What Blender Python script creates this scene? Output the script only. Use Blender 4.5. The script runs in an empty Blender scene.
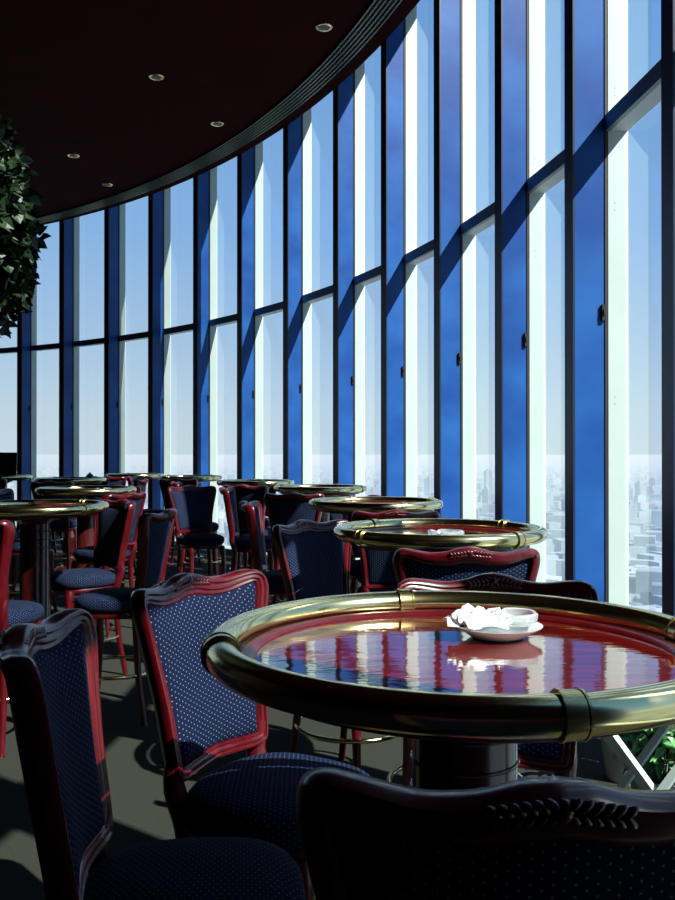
import bpy, bmesh, math, random
from mathutils import Vector, Matrix
PI = math.pi
R_ = math.radians
random.seed(7)
S = bpy.context.scene
COL = S.collection

# ------------------------------------------------------------------ camera, sky, sun, exposure
EYE = 1.34
cam_d = bpy.data.cameras.new('camera'); cam = bpy.data.objects.new('camera', cam_d); COL.objects.link(cam)
cam_d.sensor_fit = 'HORIZONTAL'; cam_d.sensor_width = 36; cam_d.lens = 875/675*36
cam_d.clip_start = .02; cam_d.clip_end = 60000
cam.location = (0, 0, EYE); cam.rotation_euler = (R_(90)+4/875, 0, 0)
S.camera = cam
S.view_settings.view_transform = 'Standard'; S.view_settings.look = 'None'
S.view_settings.gamma = 1; S.view_settings.use_curve_mapping = False
S.view_settings.exposure = 0.0

world = bpy.data.worlds.new('sky'); S.world = world; world.use_nodes = True
wn = world.node_tree.nodes; wl = world.node_tree.links; wn.clear()
w_out = wn.new('ShaderNodeOutputWorld'); w_bg = wn.new('ShaderNodeBackground')
w_tc = wn.new('ShaderNodeTexCoord'); w_sep = wn.new('ShaderNodeSeparateXYZ'); w_rmp = wn.new('ShaderNodeValToRGB')
wl.new(w_tc.outputs['Generated'], w_sep.inputs[0]); wl.new(w_sep.outputs[2], w_rmp.inputs[0])
cr = w_rmp.color_ramp
stops = [(0.0, (.70, .82, .89)), (.05, (.64, .78, .90)), (.13, (.47, .66, .90)), (.24, (.31, .54, .90)), (.45, (.20, .43, .84)), (1.0, (.10, .26, .62))]
while len(cr.elements) < len(stops): cr.elements.new(.5)
for e, (p, c) in zip(cr.elements, stops): e.position = p; e.color = (*c, 1)
wl.new(w_rmp.outputs[0], w_bg.inputs[0]); w_bg.inputs[1].default_value = 1.0
wl.new(w_bg.outputs[0], w_out.inputs[0])

sun_d = bpy.data.lights.new('sun', 'SUN'); sun = bpy.data.objects.new('sun', sun_d); COL.objects.link(sun)
sun_d.energy = 11.5; sun_d.angle = R_(.55); sun_d.color = (1, .97, .88)
SUN_DIR = Vector((-math.cos(R_(37))*math.cos(R_(43)), math.sin(R_(37))*math.cos(R_(43)), -math.sin(R_(43)))).normalized()
sun.rotation_euler = SUN_DIR.to_track_quat('-Z', 'Y').to_euler()
sun.location = (30, -25, 40)

# ------------------------------------------------------------------ helpers
def new_bm(): return bmesh.new()
def obj(name, bm, m, parent=None, smooth=True, ang=40):
    me = bpy.data.meshes.new(name); bmesh.ops.recalc_face_normals(bm, faces=bm.faces)
    bm.to_mesh(me); bm.free()
    if smooth:
        for p in me.polygons: p.use_smooth = True
        me.set_sharp_from_angle(angle=R_(ang))
    o = bpy.data.objects.new(name, me); COL.objects.link(o)
    if m: me.materials.append(m)
    if parent: o.parent = parent
    return o
def tag(o, label=None, cat=None, group=None, kind=None):
    if label: o['label'] = label
    if cat: o['category'] = cat
    if group: o['group'] = group
    if kind: o['kind'] = kind
    return o
def empty(name, loc=(0, 0, 0), rz=0):
    o = bpy.data.objects.new(name, None); COL.objects.link(o); o.empty_display_size = .1
    o.location = loc; o.rotation_euler = (0, 0, rz); return o
def copy_tree(o, parent=None):
    c = o.copy(); COL.objects.link(c)
    if parent: c.parent = parent
    for ch in KIDS(o): copy_tree(ch, c)
    return c
def KIDS(o): return [x for x in o.children]
def box(bm, x0, x1, y0, y1, z0, z1, mat=None):
    vs = [bm.verts.new((x, y, z)) for x in (x0, x1) for y in (y0, y1) for z in (z0, z1)]
    if mat is not None:
        for v in vs: v.co = mat @ v.co
    for f in ((0,1,3,2),(4,6,7,5),(0,4,5,1),(2,3,7,6),(0,2,6,4),(1,5,7,3)): bm.faces.new([vs[i] for i in f])
    return vs
def lathe(bm, prof, seg=48, c=(0, 0), closed=False, mat=None):
    rings = []
    for r, z in prof:
        if r < 1e-6:
            v = bm.verts.new((c[0], c[1], z)); rings.append([v]*seg)
        else:
            rings.append([bm.verts.new((c[0]+r*math.cos(2*PI*i/seg), c[1]+r*math.sin(2*PI*i/seg), z)) for i in range(seg)])
    n = len(prof)
    for k in range(n if closed else n-1):
        a, b = rings[k], rings[(k+1) % n]
        for i in range(seg):
            j = (i+1) % seg
            vs = [a[i], a[j], b[j], b[i]]
            u = []
            for v in vs:
                if v not in u: u.append(v)
            if len(u) > 2:
                try: bm.faces.new(u)
                except ValueError: pass
    if mat is not None:
        done = set()
        for rg in rings:
            for v in rg:
                if v not in done: v.co = mat @ v.co; done.add(v)
def torus(bm, R, r, z=0, seg=96, ps=20, c=(0, 0), a0=0, a1=2*PI):
    lathe_full = abs(a1-a0-2*PI) < 1e-6
    n = seg if lathe_full else seg+1
    rings = []
    for i in range(n):
        a = a0+(a1-a0)*i/seg
        rings.append([bm.verts.new((c[0]+(R+r*math.cos(2*PI*k/ps))*math.cos(a), c[1]+(R+r*math.cos(2*PI*k/ps))*math.sin(a), z+r*math.sin(2*PI*k/ps))) for k in range(ps)])
    for i in range(n if lathe_full else n-1):
        a, b = rings[i], rings[(i+1) % n]
        for k in range(ps): bm.faces.new([a[k], a[(k+1) % ps], b[(k+1) % ps], b[k]])
    if not lathe_full:
        bm.faces.new(rings[0]); bm.faces.new(rings[-1])
def tube(bm, pts, rad, seg=12, flat=1.0):
    pts = [Vector(p) for p in pts]
    n = len(pts); rings = []
    prev = None
    for i, p in enumerate(pts):
        t = (pts[min(i+1, n-1)]-pts[max(i-1, 0)]).normalized()
        ref = prev if prev is not None else (Vector((1, 0, 0)) if abs(t.x) < .9 else Vector((0, 1, 0)))
        u = (ref - t*ref.dot(t)).normalized(); v = t.cross(u); prev = u
        r = rad[i] if isinstance(rad, (list, tuple)) else rad
        rings.append([bm.verts.new(p+u*r*math.cos(2*PI*k/seg)+v*r*flat*math.sin(2*PI*k/seg)) for k in range(seg)])
    for i in range(n-1):
        for k in range(seg): bm.faces.new([rings[i][k], rings[i][(k+1) % seg], rings[i+1][(k+1) % seg], rings[i+1][k]])
    bm.faces.new(rings[0][::-1]); bm.faces.new(rings[-1])
def spline(ctrl, n):
    ctrl = [Vector(c) for c in ctrl]; P = [ctrl[0]*2-ctrl[1]]+ctrl+[ctrl[-1]*2-ctrl[-2]]
    out = []
    m = len(ctrl)-1
    for i in range(n+1):
        s = i/n*m; k = min(int(s), m-1); t = s-k
        a, b, c, d = P[k], P[k+1], P[k+2], P[k+3]
        out.append(.5*((2*b)+(c-a)*t+(2*a-5*b+4*c-d)*t*t+(3*b-a-3*c+d)*t**3))
    return out
def ellipsoid(bm, c, s, rot=None, seg=10, rings=6):
    m = Matrix.Translation(c) @ (rot if rot is not None else Matrix.Identity(4)) @ Matrix.Diagonal((*s, 1))
    bmesh.ops.create_uvsphere(bm, u_segments=seg, v_segments=rings, radius=1, matrix=m)

# ------------------------------------------------------------------ materials
def mat(name, base=(.5, .5, .5), rough=.5, metal=0, spec=.5, coat=0, coat_rough=.05, ior=1.5):
    m = bpy.data.materials.new(name); m.use_nodes = True
    b = m.node_tree.nodes['Principled BSDF']
    b.inputs['Base Color'].default_value = (*base, 1); b.inputs['Roughness'].default_value = rough
    b.inputs['Metallic'].default_value = metal; b.inputs['Specular IOR Level'].default_value = spec
    b.inputs['Coat Weight'].default_value = coat; b.inputs['Coat Roughness'].default_value = coat_rough
    b.inputs['IOR'].default_value = ior
    return m
def nd(m, t, **kw):
    n = m.node_tree.nodes.new(t)
    for k, v in kw.items(): setattr(n, k, v)
    return n
def lk(m, a, b): m.node_tree.links.new(a, b)
def bsdf(m): return m.node_tree.nodes['Principled BSDF']
def noise_color(m, c0, c1, scale=5, detail=3, stretch=(1, 1, 1), p0=.3, p1=.7, coord='Object', bump=0, bdist=.002):
    tc = nd(m, 'ShaderNodeTexCoord'); mp = nd(m, 'ShaderNodeMapping'); mp.inputs['Scale'].default_value = stretch
    no = nd(m, 'ShaderNodeTexNoise'); no.inputs['Scale'].default_value = scale; no.inputs['Detail'].default_value = detail
    rp = nd(m, 'ShaderNodeValToRGB'); rp.color_ramp.elements[0].position = p0; rp.color_ramp.elements[1].position = p1
    rp.color_ramp.elements[0].color = (*c0, 1); rp.color_ramp.elements[1].color = (*c1, 1)
    lk(m, tc.outputs[coord], mp.inputs[0]); lk(m, mp.outputs[0], no.inputs[0]); lk(m, no.outputs[0], rp.inputs[0])
    lk(m, rp.outputs[0], bsdf(m).inputs['Base Color'])
    if bump:
        bp = nd(m, 'ShaderNodeBump'); bp.inputs['Strength'].default_value = bump; bp.inputs['Distance'].default_value = bdist
        lk(m, no.outputs[0], bp.inputs['Height']); lk(m, bp.outputs[0], bsdf(m).inputs['Normal'])
    return m
M = {}
M['carpet'] = noise_color(mat('carpet', rough=1, spec=.1), (.020, .022, .017), (.044, .047, .038), 260, 4, bump=.5, bdist=.004, p0=.35, p1=.65)
M['ceiling'] = noise_color(mat('maroon_ceiling', rough=.9, spec=.05), (.026, .0018, .0026), (.032, .0024, .0032), 2, 2)
M['core'] = mat('maroon_wall', (.06, .012, .016), .7)
M['blue'] = noise_color(mat('blue_painted_metal', rough=.4, spec=.2), (.008, .056, .25), (.020, .112, .37), 1.6, 5, (1, 1, 1.3), .35, .7)
M['blue_dark'] = mat('dark_blue_edge', (.010, .022, .060), .35)  # fin's room-side end, backlit shade put into the colour
M['white'] = noise_color(mat('white_painted_frame', rough=.45), (.44, .53, .50), (.48, .57, .54), 3, 3)
M['rubber'] = mat('black_gasket', (.012, .012, .014), .6)
M['alu'] = mat('grey_aluminium', (.16, .19, .22), .45, .3)  # transom front, darkened in colour to stand for its backlit shade
M['soffit'] = mat('pale_grey_transom', (.55, .60, .60), .5)
M['mahogany'] = noise_color(mat('mahogany', rough=.32, spec=.4, coat=.35, coat_rough=.1), (.050, .0014, .003), (.105, .003, .007), 9, 4, (6, 6, 1), .3, .75)
M['post'] = noise_color(mat('dark_mahogany', rough=.25, coat=.6), (.035, .004, .004), (.07, .008, .007), 9, 4, (6, 6, 1), .3, .75)
M['brass'] = mat('polished_brass', (.90, .77, .38), .17, 1)
M['brass_dull'] = mat('satin_brass', (.80, .66, .30), .22, 1)
M['porcelain'] = mat('white_porcelain', (.85, .86, .84), .15, coat=.5)
M['paper'] = mat('white_paper', (.88, .90, .90), .8)
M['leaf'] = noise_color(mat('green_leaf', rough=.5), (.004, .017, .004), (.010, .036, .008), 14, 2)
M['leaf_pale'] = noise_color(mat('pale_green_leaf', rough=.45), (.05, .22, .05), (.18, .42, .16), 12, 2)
M['stem'] = mat('brown_stem', (.06, .04, .02), .7)
M['soil'] = mat('dark_soil', (.02, .014, .01), .9)
M['planter'] = mat('maroon_planter', (.10, .010, .030), .4)
M['pot'] = mat('white_pot', (.55, .58, .58), .4)
M['black'] = mat('black_plastic', (.01, .01, .011), .4)
M['lampglass'] = mat('frosted_lamp', (.12, .11, .09), .5)
M['grille_dark'] = mat('grille_recess', (.012, .012, .012), .7)
M['grille'] = mat('grille_slat', (.20, .23, .20), .45, .5)

# glossy table top, streaky lacquer
m = noise_color(mat('lacquered_mahogany', rough=.06, coat=1, coat_rough=.02, ior=1.6), (.075, .003, .003), (.20, .008, .006), 7, 5, (1, 9, 1), .3, .75)
tc = nd(m, 'ShaderNodeTexCoord'); mp = nd(m, 'ShaderNodeMapping'); mp.inputs['Scale'].default_value = (1, 3, 1)
no = nd(m, 'ShaderNodeTexNoise'); no.inputs['Scale'].default_value = 16; no.inputs['Detail'].default_value = 3
bp = nd(m, 'ShaderNodeBump'); bp.inputs['Strength'].default_value = .16; bp.inputs['Distance'].default_value = .0025
lk(m, tc.outputs['Object'], mp.inputs[0]); lk(m, mp.outputs[0], no.inputs[0]); lk(m, no.outputs[0], bp.inputs['Height'])
lk(m, bp.outputs[0], bsdf(m).inputs['Normal']); lk(m, bp.outputs[0], bsdf(m).inputs['Coat Normal'])
M['top'] = m

# dotted navy upholstery, dots from the UV map (metres)
def fabric():
    m = mat('navy_dotted_fabric', rough=.85, spec=.15)
    b = bsdf(m); b.inputs['Sheen Weight'].default_value = .0; b.inputs['Sheen Tint'].default_value = (.4, .5, 1, 1)
    uv = nd(m, 'ShaderNodeUVMap'); mp = nd(m, 'ShaderNodeMapping')
    mp.inputs['Scale'].default_value = (1/.020, 1/.0125, 1)
    lk(m, uv.outputs[0], mp.inputs[0])
    def grid(off):
        a = nd(m, 'ShaderNodeVectorMath', operation='ADD'); a.inputs[1].default_value = (off, off, 0)
        f = nd(m, 'ShaderNodeVectorMath', operation='FRACTION'); s = nd(m, 'ShaderNodeVectorMath', operation='SUBTRACT'); s.inputs[1].default_value = (.5, .5, 0)
        sc = nd(m, 'ShaderNodeVectorMath', operation='MULTIPLY'); sc.inputs[1].default_value = (1.6, 1.0, 0)
        ln = nd(m, 'ShaderNodeVectorMath', operation='LENGTH')
        lt = nd(m, 'ShaderNodeMath', operation='LESS_THAN'); lt.inputs[1].default_value = .115
        lk(m, mp.outputs[0], a.inputs[0]); lk(m, a.outputs[0], f.inputs[0]); lk(m, f.outputs[0], s.inputs[0])
        lk(m, s.outputs[0], sc.inputs[0]); lk(m, sc.outputs[0], ln.inputs[0]); lk(m, ln.outputs['Value'], lt.inputs[0])
        return lt.outputs[0]
    mx = nd(m, 'ShaderNodeMath', operation='MAXIMUM'); lk(m, grid(0), mx.inputs[0]); lk(m, grid(.5), mx.inputs[1])
    no = nd(m, 'ShaderNodeTexNoise'); no.inputs['Scale'].default_value = 300
    c = nd(m, 'ShaderNodeMix', data_type='RGBA'); c.inputs[6].default_value = (.0015, .0044, .022, 1); c.inputs[7].default_value = (.0032, .0088, .042, 1)
    lk(m, no.outputs[0], c.inputs[0])
    c2 = nd(m, 'ShaderNodeMix', data_type='RGBA'); c2.inputs[7].default_value = (.14, .18, .185, 1)
    lk(m, mx.outputs[0], c2.inputs[0]); lk(m, c.outputs[2], c2.inputs[6]); lk(m, c2.outputs[2], b.inputs['Base Color'])
    return m
M['fabric'] = fabric()

# thin window glass: transparent with fresnel reflection
def glass(name, tint, ior=1.5):
    m = bpy.data.materials.new(name); m.use_nodes = True; m.node_tree.nodes.clear()
    o = nd(m, 'ShaderNodeOutputMaterial'); mix = nd(m, 'ShaderNodeMixShader'); t = nd(m, 'ShaderNodeBsdfTransparent'); g = nd(m, 'ShaderNodeBsdfGlossy')
    f = nd(m, 'ShaderNodeFresnel'); ge = nd(m, 'ShaderNodeNewGeometry'); ii = nd(m, 'ShaderNodeMix', data_type='FLOAT')
    ii.inputs[2].default_value = ior; ii.inputs[3].default_value = 1/ior; lk(m, ge.outputs['Backfacing'], ii.inputs[0]); lk(m, ii.outputs[0], f.inputs[0])
    t.inputs[0].default_value = (*tint, 1); g.inputs['Roughness'].default_value = 0.0; g.inputs[0].default_value = (.95, .97, 1, 1)
    lk(m, f.outputs[0], mix.inputs[0]); lk(m, t.outputs[0], mix.inputs[1]); lk(m, g.outputs[0], mix.inputs[2]); lk(m, mix.outputs[0], o.inputs[0])
    return m
M['glass'] = glass('window_glass', (.86, .92, .93), 1.7)
M['crystal'] = mat('clear_glass', (.92, .97, 1), .03); bsdf(M['crystal']).inputs['Transmission Weight'].default_value = .75

# ------------------------------------------------------------------ the room: part of a round tower
HT = 1.80                       # transom above the eye
CX, CY = -6.82*HT, 1.79*HT      # centre of the round room
RW = 7.70*HT                    # radius of the window frames' inner face
FD = .185                    # depth of the blue fins
FT = .115                       # their thickness
JD = .135                        # depth of the white jambs
ZT = EYE+HT                     # transom
ZC = EYE+2.145*HT               # ceiling
F = 875.0
def ray_ang(px, r):
    k = (px-337.5)/F; a = 1+k*k; b = -2*(k*CX+CY); c = CX*CX+CY*CY-r*r
    y = (-b+math.sqrt(b*b-4*a*c))/(2*a)
    return math.atan2(y-CY, k*y-CX)
fin_px = [17, 59, 104, 148, 193, 237, 283, 333, 381, 434, 495, 565, 662]
ANG = [ray_ang(p, RW-FD) for p in fin_px]           # decreasing angles towards the camera
STEP = R_(4.87)
while ANG[0] < R_(98): ANG.insert(0, ANG[0]+STEP)
while ANG[-1] > R_(-10): ANG.append(ANG[-1]-STEP)
def pol(r, a, z=0): return Vector((CX+r*math.cos(a), CY+r*math.sin(a), z))
def arc_slab(bm, r0, r1, a0, a1, z0, z1, n=2):
    rows = []
    for i in range(n+1):
        a = a0+(a1-a0)*i/n
        rows.append([bm.verts.new(pol(r, a, z)) for r, z in ((r0, z0), (r1, z0), (r1, z1), (r0, z1))])
    for i in range(n):
        p, q = rows[i], rows[i+1]
        for k in range(4): bm.faces.new([p[k], p[(k+1) % 4], q[(k+1) % 4], q[k]])
    bm.faces.new(rows[0]); bm.faces.new(rows[-1])
def radial(a):   # local frame: +x outward, +y tangential
    return Matrix.Translation((CX, CY, 0)) @ Matrix.Rotation(a, 4, 'Z')

bm = new_bm(); lathe(bm, [(0, 0), (RW+.4, 0), (RW+.4, -.25), (0, -.25)], 180, (CX, CY), closed=False)
tag(obj('floor', bm, M['carpet']), kind='structure')
bm = new_bm(); lathe(bm, [(0, ZC), (RW-FD-.03, ZC), (RW-FD-.03, ZC+.75), (RW+.4, ZC+.75), (RW+.4, ZC+1.05), (0, ZC+1.05)], 180, (CX, CY))
tag(obj('ceiling', bm, M['ceiling']), kind='structure')
bm = new_bm(); lathe(bm, [(4.6, 0.002), (4.6, ZC-.002)], 96, (CX, CY)); 
tag(obj('wall_core', bm, M['core']), kind='structure')
bm = new_bm(); arc_slab(bm, RW-.05, RW+.30, ANG[0]+.004, ANG[-1]-FT/RW+2*PI-.002, .002, ZC+.748, 120)  # unseen wall closing the room, brought forward to block sun on near chairs
tag(obj('wall_rear', bm, M['core']), kind='structure')

# air grille running around the ceiling: dark recess and thin slats
GR0, GR1 = RW-FD-.41, RW-FD-.20
bm = new_bm(); arc_slab(bm, GR0, GR1, ANG[-1], ANG[0], ZC-.012, ZC-.002, 120)
tag(obj('trim_1', bm, M['grille_dark']), kind='structure')
gr = bpy.data.objects['trim_1']
for k in range(6):
    bm = new_bm(); r = GR0+(GR1-GR0)*k/5
    arc_slab(bm, r-.006, r+.006, ANG[-1], ANG[0], ZC-.026, ZC-.011, 120); obj('slat', bm, M['grille'], gr)
# white sill at the foot of the windows
bm = new_bm(); arc_slab(bm, RW-.02, RW+JD+.05, ANG[-1], ANG[0], .001, .05, 160)
tag(obj('trim_2', bm, M['white']), kind='structure')

ZH = ZC+.748
for i, a in enumerate(ANG):
    Rm = radial(a)
    # blue fin, its backlit inner edge painted darker as shade
    t = empty('trim_%d' % (i+3)); tag(t, kind='structure')
    bm = new_bm(); box(bm, RW-FD+.012, RW, -FT, 0, .001, ZH, Rm); obj('fin', bm, M['blue'], t, smooth=False)
    bm = new_bm(); box(bm, RW-FD, RW-FD+.0115, -FT-.003, .003, .001, ZH, Rm); obj('edge_strip', bm, M['blue_dark'], t, smooth=False)
    bm = new_bm(); box(bm, RW+.0005, RW+.018, -FT-.006, .006, .001, ZH, Rm); obj('gasket', bm, M['rubber'], t, smooth=False)
    if i < len(ANG)-1 and i > 3:
        bm = new_bm(); box(bm, RW-.022, RW-.001, -FT-.020, -FT-.0035, ZT-1.06, ZT-.97, Rm); box(bm, RW-.016, RW-.006, -FT-.028, -FT-.020, ZT-1.03, ZT-1.0, Rm)
        obj('hinge', bm, M['black'], t, smooth=False)
for i in range(len(ANG)-1):
    a1, a0 = ANG[i]-FT/RW-.0006, ANG[i+1]+.0006
    w = empty('window_%d' % (i+1)); tag(w, kind='structure')
    # jambs
    for aa, nm in ((a1, 'jamb'), (a0, 'jamb')):
        bm = new_bm(); Rm = radial(aa); s = -1 if aa == a1 else 1
        box(bm, RW+.0185, RW+JD, min(0, s*.03)+(.03 if s < 0 else -.03), max(0, s*.03)+(.03 if s < 0 else -.03), .052, ZH-.002, Rm)
        if aa == a1:
            for zz in (ZT+.22, ZT-.42, ZT+1.3, ZT-1.5):
                for dz in (-.02, .02): box(bm, RW+.055, RW+.063, -.0015, .003, zz+dz-.004, zz+dz+.004, Rm)
        obj('jamb', bm, M['white'], w, smooth=False)
    bm = new_bm(); arc_slab(bm, RW+.001, RW+.028, a0, a1, ZT-.005, ZT+.085, 1); obj('transom_face', bm, M['alu'], w, smooth=False)  # front face carries the painted backlit shade
    bm = new_bm(); arc_slab(bm, RW+.0285, RW+JD-.004, a0, a1, ZT, ZT+.08, 1); obj('transom', bm, M['soffit'], w, smooth=False)
    bm = new_bm(); arc_slab(bm, RW+.019, RW+JD-.004, a0, a1, ZC+.66, ZH-.003, 1); obj('head', bm, M['soffit'], w, smooth=False)
    for z0, z1 in ((.052, ZT-.002), (ZT+.082, ZC+.658)):
        bm = new_bm(); p = [bm.verts.new(pol(RW+JD-.002, x, z)) for x, z in ((a0+.001, z0), (a1-.001, z0), (a1-.001, z1), (a0+.001, z1))]
        bm.faces.new(p); obj('pane', bm, M['glass'], w, smooth=False)

# recessed ceiling downlights
def down(px, py):
    y = F*(ZC-EYE)/(454-py); x = (px-337.5)/F*y; return x, y
dl = None
for k, (px, py) in enumerate(((324, 26), (156, 76), (217, 123), (73, 155), (107, 184))):
    x, y = down(px, py)
    if dl is None:
        dl = empty('ceiling_downlight', (x, y, ZC)); o = dl
        bm = new_bm(); lathe(bm, [(.052, -.001), (.052, -.006), (.072, -.010), (.078, -.004), (.078, -.001)], 32); obj('trim_ring', bm, M['brass_dull'], dl)
        bm = new_bm(); lathe(bm, [(0, -.010), (.030, -.008), (.050, -.002)], 24); obj('lamp_lens', bm, M['lampglass'], dl)
    else:
        o = copy_tree(dl); o.location = (x, y, ZC)
    tag(o, ['unlit brass ceiling downlight nearest the camera, by the air grille', 'unlit brass downlight in the middle of the dark ceiling', 'unlit brass ceiling downlight close to the grille above the fifth window from the left',
            'unlit brass ceiling downlight furthest left, above the hanging ivy side', 'smallest unlit brass downlight, furthest away on the ceiling'][k], 'ceiling light', 'recessed downlights in the dark ceiling')

# ------------------------------------------------------------------ bar chair
def back_outline():
    half = [(0, .642), (.08, .636), (.135, .634), (.164, .648), (.173, .70), (.182, .79), (.200, .88), (.219, .96), (.228, 1.005), (.222, 1.036), (.200, 1.049), (.165, 1.047), (.115, 1.040), (.068, 1.044), (.03, 1.055), (0, 1.059)]
    p = spline([(x, z, 0) for x, z in half], 60)
    right = [(v.x, v.y) for v in p]
    return right + [(-x, z) for x, z in right[-2:0:-1]]
def back_map(x, z, d):   # d: offset towards the sitter
    t = (z-.62)/.42
    y = -.180-.075*t-.018*t*t + 1.15*x*x*(.6+.4*t) + d
    return Vector((x, y, z))
OUT = back_outline()
def offs(k, w):
    n = len(OUT); a = OUT[(k-2) % n]; b = OUT[(k+2) % n]
    tx, tz = b[0]-a[0], b[1]-a[1]; L = math.hypot(tx, tz)
    nx, nz = -tz/L, tx/L       # inward for counter-clockwise outline
    return OUT[k][0]+nx*w, OUT[k][1]+nz*w
def frame_w(k):
    x, z = OUT[k]
    if z > .98: return .032+.022*max(0, 1-abs(x)/.19)
    return .032
def make_chair():
    t = empty('bar_chair')
    # frame: moulded section swept round the outline
    bm = new_bm(); n = len(OUT); rings = []
    prof = [(0, -.012), (0, .008), (.12, .015), (.26, .016), (.36, .011), (.46, .014), (.62, .014), (.72, .009), (.86, .011), (1, .006), (1, -.014), (.85, -.026), (.5, -.032), (.15, -.026)]
    for k in range(n):
        w = frame_w(k)
        rings.append([bm.verts.new(back_map(*offs(k, w*a), b)) for a, b in prof])
    for k in range(n):
        a, b = rings[k], rings[(k+1) % n]
        for i in range(len(prof)): bm.faces.new([a[i], a[(i+1) % len(prof)], b[(i+1) % len(prof)], b[i]])
    fr = obj('back_frame', bm, M['mahogany'], t, ang=50)
    # carving on the crest and at the shoulders
    for dd in (.0125, -.0285):
        bm = new_bm()
        for side in (1, -1):
            for j in range(6):
                u = side*(.008+.0098*j); z = 1.040-.0014*j
                for q in (1, -1):
                    c = back_map(u, z+q*(.0058-.0003*j), dd)
                    ellipsoid(bm, c, (.0098, .0050, .0046), Matrix.Rotation(side*q*-.55, 4, 'Y'), 8, 5)
        ellipsoid(bm, back_map(0, 1.041, dd), (.010, .0065, .011), None, 10, 6)
        obj('carving', bm, M['mahogany'], fr)
    # upholstered panel, padded on both faces
    bm = new_bm(); uvl = bm.loops.layers.uv.new('UVMap')
    cen = (0, .835); inner = [offs(k, frame_w(k)*.93) for k in range(n)]
    lv = [1, .96, .88, .74, .55, .35, .16]
    def h(s): return (1-s**5)**.5 if s < 1 else 0
    faces = []
    for sgn, th, base in ((1, .020, .004), (-1, .010, -.006)):
        rg = []
        for s in lv:
            rg.append([bm.verts.new(back_map(cen[0]+(x-cen[0])*s, cen[1]+(z-cen[1])*s, base+sgn*th*h(s))) for x, z in inner])
        c = bm.verts.new(back_map(*cen, base+sgn*th))
        for a, b in zip(rg, rg[1:]):
            for i in range(n): bm.faces.new([a[i], a[(i+1) % n], b[(i+1) % n], b[i]])
        for i in range(n): bm.faces.new([rg[-1][i], rg[-1][(i+1) % n], c])
    for f in bm.faces:
        for l in f.loops: l[uvl].uv = (l.vert.co.x, l.vert.co.z)
    obj('back_cushion', bm, M['fabric'], t, ang=80)
    # seat: rounded square padded drum
    bm = new_bm(); uvl = bm.loops.layers.uv.new('UVMap'); seg = 56
    def sq(a, r):
        c, s = math.cos(a), math.sin(a); k = (abs(c)**2.8+abs(s)**2.8)**(-1/2.8)
        return r*k*c*.95, r*k*s*.95
    prof = [(.180, .550), (.192, .556), (.199, .568), (.202, .588), (.199, .604), (.188, .617), (.165, .627), (.125, .634), (.08, .638), (.04, .640)]
    rg = [[bm.verts.new((*sq(2*PI*i/seg, r), z)) for i in range(seg)] for r, z in prof]
    c = bm.verts.new((0, 0, .641)); cb = bm.verts.new((0, 0, .550))
    for a, b in zip(rg, rg[1:]):
        for i in range(seg): bm.faces.new([a[i], a[(i+1) % seg], b[(i+1) % seg], b[i]])
    for i in range(seg): bm.faces.new([rg[-1][i], rg[-1][(i+1) % seg], c]); bm.faces.new([rg[0][(i+1) % seg], rg[0][i], cb])
    for f in bm.faces:
        side = abs(f.calc_center_median().xy.length) > .185
        fc = f.calc_center_median(); ft = math.atan2(fc.y, fc.x)
        for l in f.loops:
            co = l.vert.co; dt = (math.atan2(co.y, co.x)-ft+PI) % (2*PI)-PI
            l[uvl].uv = ((ft+dt)*.2, co.z) if side else (co.x, co.y)
    st = obj('seat_cushion', bm, M['fabric'], t, ang=80)
    bm = new_bm()
    pr = [(.181, .5495), (.186, .540), (.184, .526), (.176, .518), (.160, .518), (.160, .5495)]
    rg = [[bm.verts.new((*sq(2*PI*i/seg, r), z)) for i in range(seg)] for r, z in pr]
    for k in range(len(pr)):
        a, b = rg[k], rg[(k+1) % len(pr)]
        for i in range(seg): bm.faces.new([a[i], a[(i+1) % seg], b[(i+1) % seg], b[i]])
    obj('apron', bm, M['mahogany'], t)
    # legs
    for s in (1, -1):
        bm = new_bm()
        p = spline([(s*.135, .135, .535), (s*.146, .148, .46), (s*.150, .152, .30), (s*.160, .165, .12), (s*.172, .180, .02), (s*.174, .182, 0)], 20)
        tube(bm, p, [.026, .027, .027, .024, .019, .018, .021, .022, .020, .018, .017, .0165, .016, .0155, .015, .0145, .014, .015, .018, .019, .015], 12)
        obj('leg', bm, M['mahogany'], t)
        bm = new_bm()
        up = back_map(s*.160, .69, 0)
        p = spline([up, (s*.150, -.180, .62), (s*.140, -.158, .54), (s*.142, -.158, .42), (s*.152, -.172, .22), (s*.166, -.205, .02), (s*.167, -.208, 0)], 24)
        tube(bm, p, [.015, .019, .022, .023, .024, .025, .026, .026, .025, .023, .021, .020, .019, .018, .0175, .017, .0165, .016, .0155, .015, .0145, .015, .017, .018, .015], 12)
        obj('leg', bm, M['mahogany'], t)
    bm = new_bm(); torus(bm, .228, .0095, .24, 64, 12); obj('foot_ring', bm, M['brass'], t)
    return t
CH = make_chair(); used = [False]
def chair(x, y, fx, fy, label, group=None):
    o = CH if not used[0] else copy_tree(CH); used[0] = True
    o.location = (x, y, 0); o.rotation_euler = (0, 0, math.atan2(fy, fx)-PI/2)
    tag(o, label, 'chair', group or 'blue upholstered bar chairs'); return o

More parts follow.
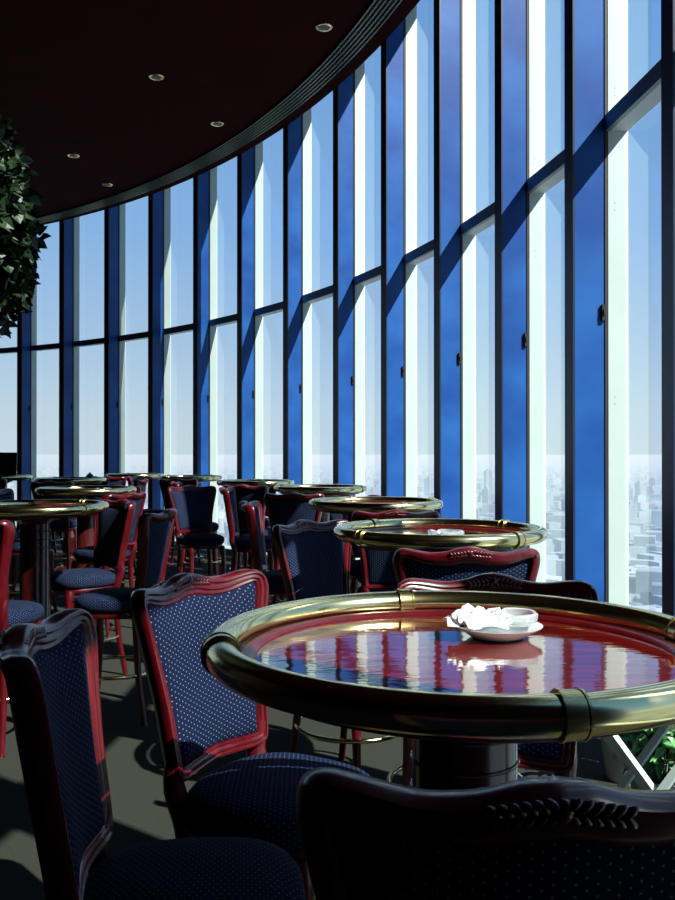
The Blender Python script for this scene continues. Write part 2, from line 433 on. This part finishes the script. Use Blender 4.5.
# ------------------------------------------------------------------ round table with brass rail
TR = 1.045   # height of rail centre
def make_table():
    t = empty('bar_table')
    bm = new_bm()
    lathe(bm, [(0, TR-.014), (.300, TR-.014), (.322, TR-.0145), (.322, TR-.044), (0, TR-.044)], 96)
    obj('table_top', bm, M['top'], t)
    bm = new_bm()
    lathe(bm, [(.3225, TR-.044), (.3225, TR-.013), (.327, TR-.009), (.336, TR-.006), (.345, TR-.009), (.348, TR-.016), (.344, TR-.034), (.334, TR-.044)], 96, closed=True)
    obj('edge_band', bm, M['mahogany'], t)
    bm = new_bm(); torus(bm, .3755, .0245, TR, 128, 24); rail = obj('rail', bm, M['brass'], t)
    for k in range(4):
        a = R_(-80+90*k)
        bm = new_bm()
        torus(bm, .3755, .0285, TR, 6, 24, a0=a-.036, a1=a+.036)
        torus(bm, .3755, .0300, TR, 2, 24, a0=a-.039, a1=a-.031); torus(bm, .3755, .0300, TR, 2, 24, a0=a+.031, a1=a+.039)
        obj('collar', bm, M['brass_dull'], rail)
    for k in range(4):
        a = R_(-80+90*k)
        bm = new_bm(); box(bm, .342, .362, -.012, .012, TR-.032, TR-.018, Matrix.Rotation(a, 4, 'Z')); obj('bracket', bm, M['brass_dull'], t)
    bm = new_bm()
    lathe(bm, [(0, TR-.0445), (.15, TR-.0445), (.15, TR-.060), (.10, TR-.075), (.081, TR-.090), (.081, .40), (.084, .395), (.084, .385), (.081, .38), (.081, .07), (0, .07)], 48)
    ped = obj('pedestal', bm, M['post'], t)
    bm = new_bm()
    for z in (TR-.13, TR-.175, TR-.22): torus(bm, .0815, .003, z, 48, 8)
    obj('band', bm, M['post'], ped)
    bm = new_bm(); lathe(bm, [(0, .0695), (.10, .0695), (.15, .055), (.175, .030), (.18, .001), (0, .001)], 48); obj('base', bm, M['post'], t)
    return t
TB = make_table(); tused = [False]
def table(x, y, label, rz=0):
    o = TB if not tused[0] else copy_tree(TB); tused[0] = True
    o.location = (x, y, 0); o.rotation_euler = (0, 0, rz)
    tag(o, label, 'table', 'round bar tables with brass rails'); return o
T1 = (.197, 1.36); T2 = (.383, 3.31); T3 = (.227, 5.22); TL = (-1.68, 4.86); T5 = (-2.05, 7.15); T4 = (-.15, 7.5); T6 = (-.85, 9.1)
T7 = (-1.85, 11.0); T8 = (-2.80, 12.1); TA = (-3.05, 10.0); TBk = (-4.35, 11.3)
table(*T1, 'large round glossy red table with thick brass rail in the foreground')
table(*T2, 'round brass-railed table with glass ashtray, second from the camera along the windows', .5)
table(*T3, 'third brass-railed round table along the windows, seen almost edge-on', .2)
table(*TL, 'round brass-railed table at the left edge with white papers on it', .9)
table(*T5, 'brass-railed round table right behind the papered table at the left', .4)
table(*T4, 'fourth brass-railed round table along the windows, behind three nearer ones', 1.0)
table(*T6, 'fifth brass-railed round table along the windows', .1)
table(*T7, 'sixth brass-railed table along the windows, far back left of centre', .8)
table(*T8, 'furthest brass-railed table, standing against the far windows', .3)
table(*TA, 'distant brass-railed table with a small dark pot on it at the left', .6)
table(*TBk, 'distant brass-railed table cut by the left frame edge near the windows', .2)

# ------------------------------------------------------------------ chairs
def facing(sx, sy, tx, ty): return tx-sx, ty-sy
chair(.189, 1.036, 0, 1, 'dark bar chair closest to the camera, seen from behind at the bottom of the picture')
chair(-.120, 1.925, .86, -.50, 'sunlit bar chair with dotted navy back left of the foreground table')
chair(-.245, 1.475, .99, .11, 'bar chair at the bottom left corner turned side-on, one stile lit red')
chair(.34, 1.79, -.10, -1, 'bar chair behind the foreground table, only its dark crest showing')
chair(.40, 2.93, 0, 1, 'bar chair seen from behind, its wooden crest just under the second table rail')
chair(.06, 3.58, .74, -.67, 'bar chair with dotted back left of the second table')
chair(-1.14, 4.52, -1, .12, 'bar chair turned left toward the papered table, back shown edge-on')
chair(-1.60, 4.12, .25, 1, 'bar chair at the left frame edge on the near side of the papered table')
chair(-1.55, 5.30, -.75, -.66, 'bar chair with shadow stripes on its seat behind the papered table')
chair(-1.79, 6.66, -.9, .45, 'bar chair behind the papered table, turned away toward the next table')
G = 'bar chairs at the distant tables'
chair(-2.55, 7.2, 1, 0, 'bar chair on the left side of the table behind the papered one', G)
chair(-2.0, 7.68, 0, -1, 'bar chair on the far side of the table behind the papered one', G)
chair(-.28, 5.25, 1, 0, 'bar chair left of the third table along the windows', G)
chair(.25, 5.78, 0, -1, 'bar chair on the far side of the third table along the windows', G)
chair(.30, 4.72, 0, 1, 'bar chair on the near side of the third table, behind the second table', G)
chair(-.30, 6.72, .1, 1, 'bar chair with bright red crest on the near side of the fourth table', G)
chair(-.70, 7.45, 1, 0, 'bar chair on the left side of the fourth table', G)
chair(-.10, 8.02, 0, -1, 'bar chair on the far side of the fourth table', G)
chair(-.80, 8.38, .3, 1, 'bar chair on the near side of the fifth table', G)
chair(-1.42, 9.05, 1, .1, 'bar chair left of the fifth table, facing right with red stile lit', G)
chair(-.90, 9.68, 0, -1, 'bar chair on the far side of the fifth table', G)
chair(-1.85, 10.45, .05, 1, 'bar chair with blue back on the near side of the sixth table', G)
chair(-2.38, 11.15, 1, 0, 'bar chair on the left side of the sixth table', G)
chair(-2.95, 11.50, 0, 1, 'bar chair on the near side of the furthest table', G)
chair(-3.00, 9.42, 0, 1, 'bar chair on the near side of the distant table with the dark pot', G)
chair(-3.05, 10.58, 0, -1, 'bar chair on the far side of the distant table with the dark pot', G)
chair(-2.47, 10.0, -1, 0, 'bar chair on the right side of the distant table with the dark pot', G)
chair(-4.2, 10.72, 0, 1, 'bar chair by the distant table at the left frame edge', G)
chair(-3.78, 11.3, -1, 0, 'bar chair right of the distant table at the left frame edge', G)
chair(-1.20, 7.70, .5, -.85, 'bar chair standing between tables with a pale blue sunlit back', G)

# ------------------------------------------------------------------ things on the tables
ZTOP = TR-.0138
def on_table(px, py, h=ZTOP):
    y = F*(EYE-h)/(py-454); return (px-337.5)/F*y, y
# saucer, crumpled napkin and glass ashtray on the foreground table
sx, sy = on_table(497, 637)
bm = new_bm(); lathe(bm, [(0, .001), (.042, .001), (.046, .003), (.060, .012), (.0745, .020), (.0755, .0215), (.073, .0215), (.058, .0145), (.044, .006), (0, .005)], 64)
o = obj('saucer', bm, M['porcelain']); o.location = (sx, sy, ZTOP); tag(o, 'white porcelain saucer on the foreground table', 'saucer')
def napkin(bm, w, d, h, seed, folds=3):
    rnd = random.Random(seed); n = 26
    ph = [rnd.uniform(0, 6) for _ in range(6)]
    for layer in range(folds):
        g = []
        ang = rnd.uniform(-.35, .35); sc = 1-.12*layer
        for i in range(n):
            row = []
            for j in range(n):
                u, v = i/(n-1)-.5, j/(n-1)-.5
                x, y = u*w*sc, v*d*sc
                z = h*(.25+.75*(layer+1)/folds)*(.55+.25*math.sin(9*u+ph[layer]+4*v)+.22*math.sin(13*v+ph[layer+2]-5*u)+.12*abs(math.sin(23*u+ph[layer+3]+9*v)))
                z *= max(0, 1-(abs(2*v))**4*.6)
                row.append(bm.verts.new((x*math.cos(ang)-y*math.sin(ang), x*math.sin(ang)+y*math.cos(ang), z)))
            g.append(row)
        for i in range(n-1):
            for j in range(n-1): bm.faces.new([g[i][j], g[i+1][j], g[i+1][j+1], g[i][j+1]])
bm = new_bm(); napkin(bm, .100, .090, .030, 3)
o = obj('paper_napkin', bm, M['paper'], ang=30); o.location = (sx-.034, sy-.004, ZTOP+.0225); o.rotation_euler = (0, 0, .2)
md = o.modifiers.new('thick', 'SOLIDIFY'); md.thickness = .0008
tag(o, 'crumpled white paper napkin on the left of the saucer', 'napkin')
def ashtray(name, loc, s, label):
    bm = new_bm()
    lathe(bm, [(0, 0), (.040, 0), (.050, .006), (.053, .024), (.050, .028), (.044, .027), (.038, .012), (0, .008)], 40)
    for v in bm.verts:
        if v.co.z > .02:
            a = math.atan2(v.co.y, v.co.x); v.co.z -= .006*max(0, math.cos(3*a))**8
    bmesh.ops.scale(bm, vec=(s, s, s), verts=bm.verts)
    o = obj(name, bm, M['crystal'], ang=30); o.location = loc; return tag(o, label, 'ashtray')
ashtray('ashtray', (sx+.030, sy+.002, ZTOP+.0225), .74, 'clear glass ashtray on the right of the saucer')
ax, ay = on_table(446, 540)
ashtray('ashtray', (ax, ay, ZTOP), 1.25, 'glass ashtray on the second table along the windows')
def sheet(name, x, y, w, d, rz, label, z=ZTOP):
    bm = new_bm(); box(bm, -w/2, w/2, -d/2, d/2, 0, .0015)
    o = obj(name, bm, M['paper'], smooth=False); o.location = (x, y, z+.0003); o.rotation_euler = (0, 0, rz); tag(o, label, 'paper')
sheet('paper_menu', TL[0]-.23, TL[1]-.02, .15, .20, .3, 'white paper menu on the table at the left frame edge')
sheet('paper_menu', TL[0]+.07, TL[1]-.12, .16, .10, -.1, 'small white paper slip near the front rail of the table at the left')
sheet('paper_menu', T2[0]-.10, T2[1]-.13, .13, .12, .1, 'white paper slip on the second table along the windows')
def dark_pot(x, y, label):
    t = empty('sugar_pot', (x, y, ZTOP)); tag(t, label, 'pot')
    bm = new_bm(); lathe(bm, [(0, 0), (.030, 0), (.045, .02), (.048, .05), (.035, .07), (0, .072)], 24); obj('body', bm, M['black'], t)
    bm = new_bm(); lathe(bm, [(0, .073), (.034, .0725), (.02, .085), (.006, .092), (.009, .10), (0, .104)], 20); obj('lid', bm, M['black'], t)
    bm = new_bm(); tube(bm, spline([(.046, 0, .045), (.075, 0, .055), (.078, 0, .03), (.044, 0, .02)], 10), .005, 8); obj('handle', bm, M['black'], t)
dark_pot(TA[0]+.22, TA[1], 'small dark lidded pot silhouetted against the window on a distant table')
ds = empty('display_stand', (TBk[0]+.10, TBk[1]-.05, ZTOP)); tag(ds, 'black table display standing on the distant table at the left frame edge', 'sign stand')
bm = new_bm(); box(bm, -.06, .06, -.03, .03, 0, .012); obj('foot', bm, M['black'], ds)
bm = new_bm(); box(bm, -.12, .12, -.008, .008,   .0125, .33, Matrix.Rotation(-.12, 4, 'X')); obj('panel', bm, M['black'], ds)
ashtray('ashtray', (TA[0]+.02, TA[1]+.02, ZTOP), 1.2, 'ashtray beside the dark pot on a distant table')
ashtray('ashtray', (T5[0]+.16, T5[1]-.08, ZTOP), 1.2, 'ashtray on the table just behind the papered one')

# ------------------------------------------------------------------ hanging ivy planter at the left
def leaf(bm, c, d, n, L, W):
    d = d.normalized(); s = d.cross(n).normalized(); n = s.cross(d).normalized()
    pts = [(0, 0, 0), (.30, .5, .06), (.62, .34, .05), (1, 0, -.10), (.62, -.34, .05), (.30, -.5, .06)]
    v = [bm.verts.new(c+d*L*a+s*W*b+n*L*z) for a, b, z in pts]; m_ = bm.verts.new(c+d*L*.45)
    for i in range(6): bm.faces.new([v[i], v[(i+1) % 6], m_])
def rv(r): return Vector((r.gauss(0, 1), r.gauss(0, 1), r.gauss(0, 1)))
PX, PY = -1.47, 3.05
pl = empty('hanging_planter', (PX, PY, 1.80)); tag(pl, 'maroon hanging planter overflowing with trailing green ivy at the left edge', 'hanging plant')
bm = new_bm(); lathe(bm, [(0, 0), (.12, .01), (.20, .05), (.235, .13), (.25, .30), (.26, .46), (.245, .46), (.235, .42), (0, .42)], 40); obj('pot', bm, M['planter'], pl)
bm = new_bm(); lathe(bm, [(.0, .4205), (.234, .4205), (.2, .44), (0, .45)], 24); obj('soil', bm, M['soil'], pl)
for k in range(3):
    a = 2*PI*k/3+.4; bm = new_bm(); tube(bm, [(.25*math.cos(a), .25*math.sin(a), .46), (0, 0, 1.2)], .004, 6); obj('cord', bm, M['black'], pl)
bm = new_bm(); tube(bm, [(0, 0, 1.2), (0, 0, ZC-1.80)], .006, 6); obj('rod', bm, M['black'], pl)
rnd = random.Random(5); bmf = new_bm(); bms = new_bm()
for k in range(85):
    a = rnd.uniform(-PI, PI); r0 = rnd.uniform(.1, .24)
    hgt = rnd.uniform(.05, .32); drop = rnd.uniform(.05, .52)*(1 if rnd.random() < .8 else 1.25)
    ro = rnd.uniform(.26, .37)
    path = spline([(r0*math.cos(a), r0*math.sin(a), .43), (ro*.85*math.cos(a), ro*.85*math.sin(a), .45+hgt), (ro*math.cos(a), ro*math.sin(a), .42), (ro*math.cos(a+.1), ro*math.sin(a+.1), .42-drop*.5), ((ro-.02)*math.cos(a+.15), (ro-.02)*math.sin(a+.15), .42-drop*.8)], 26)
    tube(bms, path, .0022, 5)
    for p in path[2:]:
        for _ in range(4):
            d = rv(rnd)+Vector((math.cos(a), math.sin(a), -.5)); leaf(bmf, p+rv(rnd)*.016, d, rv(rnd), rnd.uniform(.035, .06), rnd.uniform(.03, .048))
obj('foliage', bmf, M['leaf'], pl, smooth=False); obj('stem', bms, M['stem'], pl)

# ------------------------------------------------------------------ potted plants at the foot of the windows
def pot_plant(x, y, seed, n, H, label, mat_leaf, pot_m, L=.3):
    rnd = random.Random(seed); t = empty('potted_plant', (x, y, 0)); tag(t, label, 'plant', 'potted plants by the windows')
    bm = new_bm(); lathe(bm, [(0, .001), (.085, .001), (.10, .10), (.115, .20), (.12, .205), (.105, .205), (.10, .18), (0, .18)], 32); obj('pot', bm, pot_m, t)
    bm = new_bm(); lathe(bm, [(0, .1805), (.099, .1805), (0, .19)], 20); obj('soil', bm, M['soil'], t)
    bm = new_bm(); bs = new_bm()
    for k in range(n):
        a = rnd.uniform(0, 2*PI); out = rnd.uniform(.05, .17); h = rnd.uniform(.4, 1)*H
        path = spline([(0.02*math.cos(a), .02*math.sin(a), .18), (out*.4*math.cos(a), out*.4*math.sin(a), .18+h*.6), (out*math.cos(a), out*math.sin(a), .18+h)], 8)
        tube(bs, path, .0035, 5)
        for p in path[3:]:
            for _ in range(2): leaf(bm, p, Vector((math.cos(a), math.sin(a), .4))+rv(rnd)*.6, Vector((0, 0, 1))+rv(rnd)*.3, rnd.uniform(.07, .13), rnd.uniform(.03, .055))
    obj('foliage', bm, mat_leaf, t, smooth=False); obj('stem', bs, M['stem'], t)
pot_plant(1.15, 3.10, 1, 16, .26, 'pale green leafy plant in white pot by the windows right of the table', M['leaf_pale'], M['pot'])
pot_plant(1.20, 3.62, 2, 12, .22, 'small leafy plant further back at the window foot', M['leaf_pale'], M['pot'])

st = empty('plant_stand', (.985, 2.82, 0)); tag(st, 'white folding stand with crossed slanted legs on the carpet by the window plants', 'stand')
for yy in (-.11, .11):
    for s_ in (1, -1):
        bm = new_bm(); tube(bm, [(-s_*.205, yy+s_*.012, .565), (s_*.205, yy+s_*.012, .005)], .016, 4); obj('leg', bm, M['white'], st, smooth=False)
bm = new_bm()
for k in range(5): box(bm, -.24, .24, -.15+k*.062, -.10+k*.062, .567, .582)
box(bm, -.21, -.18, -.15, .148, .555, .566); box(bm, .18, .21, -.15, .148, .555, .566)
obj('slatted_shelf', bm, M['white'], st, smooth=False)

# ------------------------------------------------------------------ the city far below
GZ = -140.0
def plain(name, c, rough=.9): return mat(name, c, rough, spec=.2)
m = noise_color(mat('city_ground', rough=1, spec=0), (.10, .12, .12), (.30, .33, .34), .02, 8, (1, 1, 1), .35, .65)
bm = new_bm()
gs = 40000; v = [bm.verts.new((x, y, GZ)) for x, y in ((-gs, -4000), (gs, -4000), (gs, gs), (-gs, gs))]; bm.faces.new(v)
tag(obj('ground', bm, m, smooth=False), kind='structure')
bw = noise_color(mat('city_walls', rough=.8, spec=.2), (.09, .12, .16), (.40, .46, .50), .013, 3, (1, 1, .6), .3, .7)
def building_mesh(w, d, h, floors=True):
    bm = new_bm(); box(bm, -w/2, w/2, -d/2, d/2, 0, h); box(bm, -w*.2, w*.15, -d*.2, d*.25, h, h+3.5)
    return bm
rnd = random.Random(11); bm = new_bm()
spots = [(-.315, 1500, 46), (-.14, 1300, 52), (-.075, 1150, 60), (-.055, 1700, 74), (.012, 1250, 66), (.03, 1500, 84), (.045, 1050, 60), (.105, 1400, 62), (.17, 900, 70), (.172, 1300, 96), (.235, 950, 58), (.29, 700, 44), (.335, 760, 50), (.345, 1150, 66), (.36, 1400, 60)]
for k in range(5200):
    az = rnd.uniform(-24, 32)
    dist = 380*math.exp(rnd.uniform(0, 3.2))
    x, y = dist*math.sin(R_(az)), dist*math.cos(R_(az))
    if any(math.hypot(x-q*e*2.2, y-e*2.2) < 60 for q, e, _ in spots): continue
    w, d, h = rnd.uniform(12, 34), rnd.uniform(12, 34), rnd.choice((6, 9, 9, 12, 15, 20, 28))*rnd.uniform(.8, 1.2)
    sc = max(1, dist/3000)
    rm = Matrix.Translation((x, y, GZ)) @ Matrix.Rotation(.3+rnd.choice((0, .9)), 4, 'Z')
    box(bm, -w/2*sc, w/2*sc, -d/2*sc, d/2*sc, 0, h, rm)
tag(obj('city_blocks', bm, bw, smooth=False), 'carpet of pale low city buildings spreading to the hazy horizon far below', 'city', kind='stuff')
wm = mat('city_windows', (.12, .14, .16), .4)
bt = None
for k, (s, dist, h) in enumerate(spots):
    h *= .9
    dist *= 2.2; x, y = s*dist, dist
    t = empty('tower_block', (x, y, GZ), .3+.4*(k % 3)); w = 18+4*(k % 4)
    tag(t, 'pale multi-storey tower block far below in the hazy city', 'building', 'tower blocks rising from the distant city')
    bm = new_bm(); box(bm, -w/2, w/2, -w*.4, w*.4, 0, h); box(bm, -w*.2, w*.2, -w*.2, w*.2, h, h+5); obj('wall', bm, bw, t, smooth=False)
    bm = new_bm()
    nf = int(h/6)
    for f in range(nf):
        z = 3+f*6
        for sgn in (-1, 1):
            box(bm, -w*.44, w*.44, sgn*w*.4-.15, sgn*w*.4+.15, z, z+2.4); box(bm, sgn*w/2-.15, sgn*w/2+.15, -w*.34, w*.34, z, z+2.4)
    tag(obj('window_band', bm, wm, t, smooth=False))
# summer haze lying over the city
hz = bpy.data.materials.new('city_haze'); hz.use_nodes = True; hz.node_tree.nodes.clear()
ho = nd(hz, 'ShaderNodeOutputMaterial'); vs = nd(hz, 'ShaderNodeVolumeScatter'); vs.inputs['Color'].default_value = (.60, .78, .95, 1)
vs.inputs['Density'].default_value = .00042; vs.inputs['Anisotropy'].default_value = .1; lk(hz, vs.outputs[0], ho.inputs['Volume'])
bm = new_bm(); box(bm, -19000, 19000, 60, 30000, GZ-4, -15)
o = obj('city_haze', bm, hz, smooth=False); tag(o, 'pale blue haze hanging over the distant city', 'haze', kind='stuff')
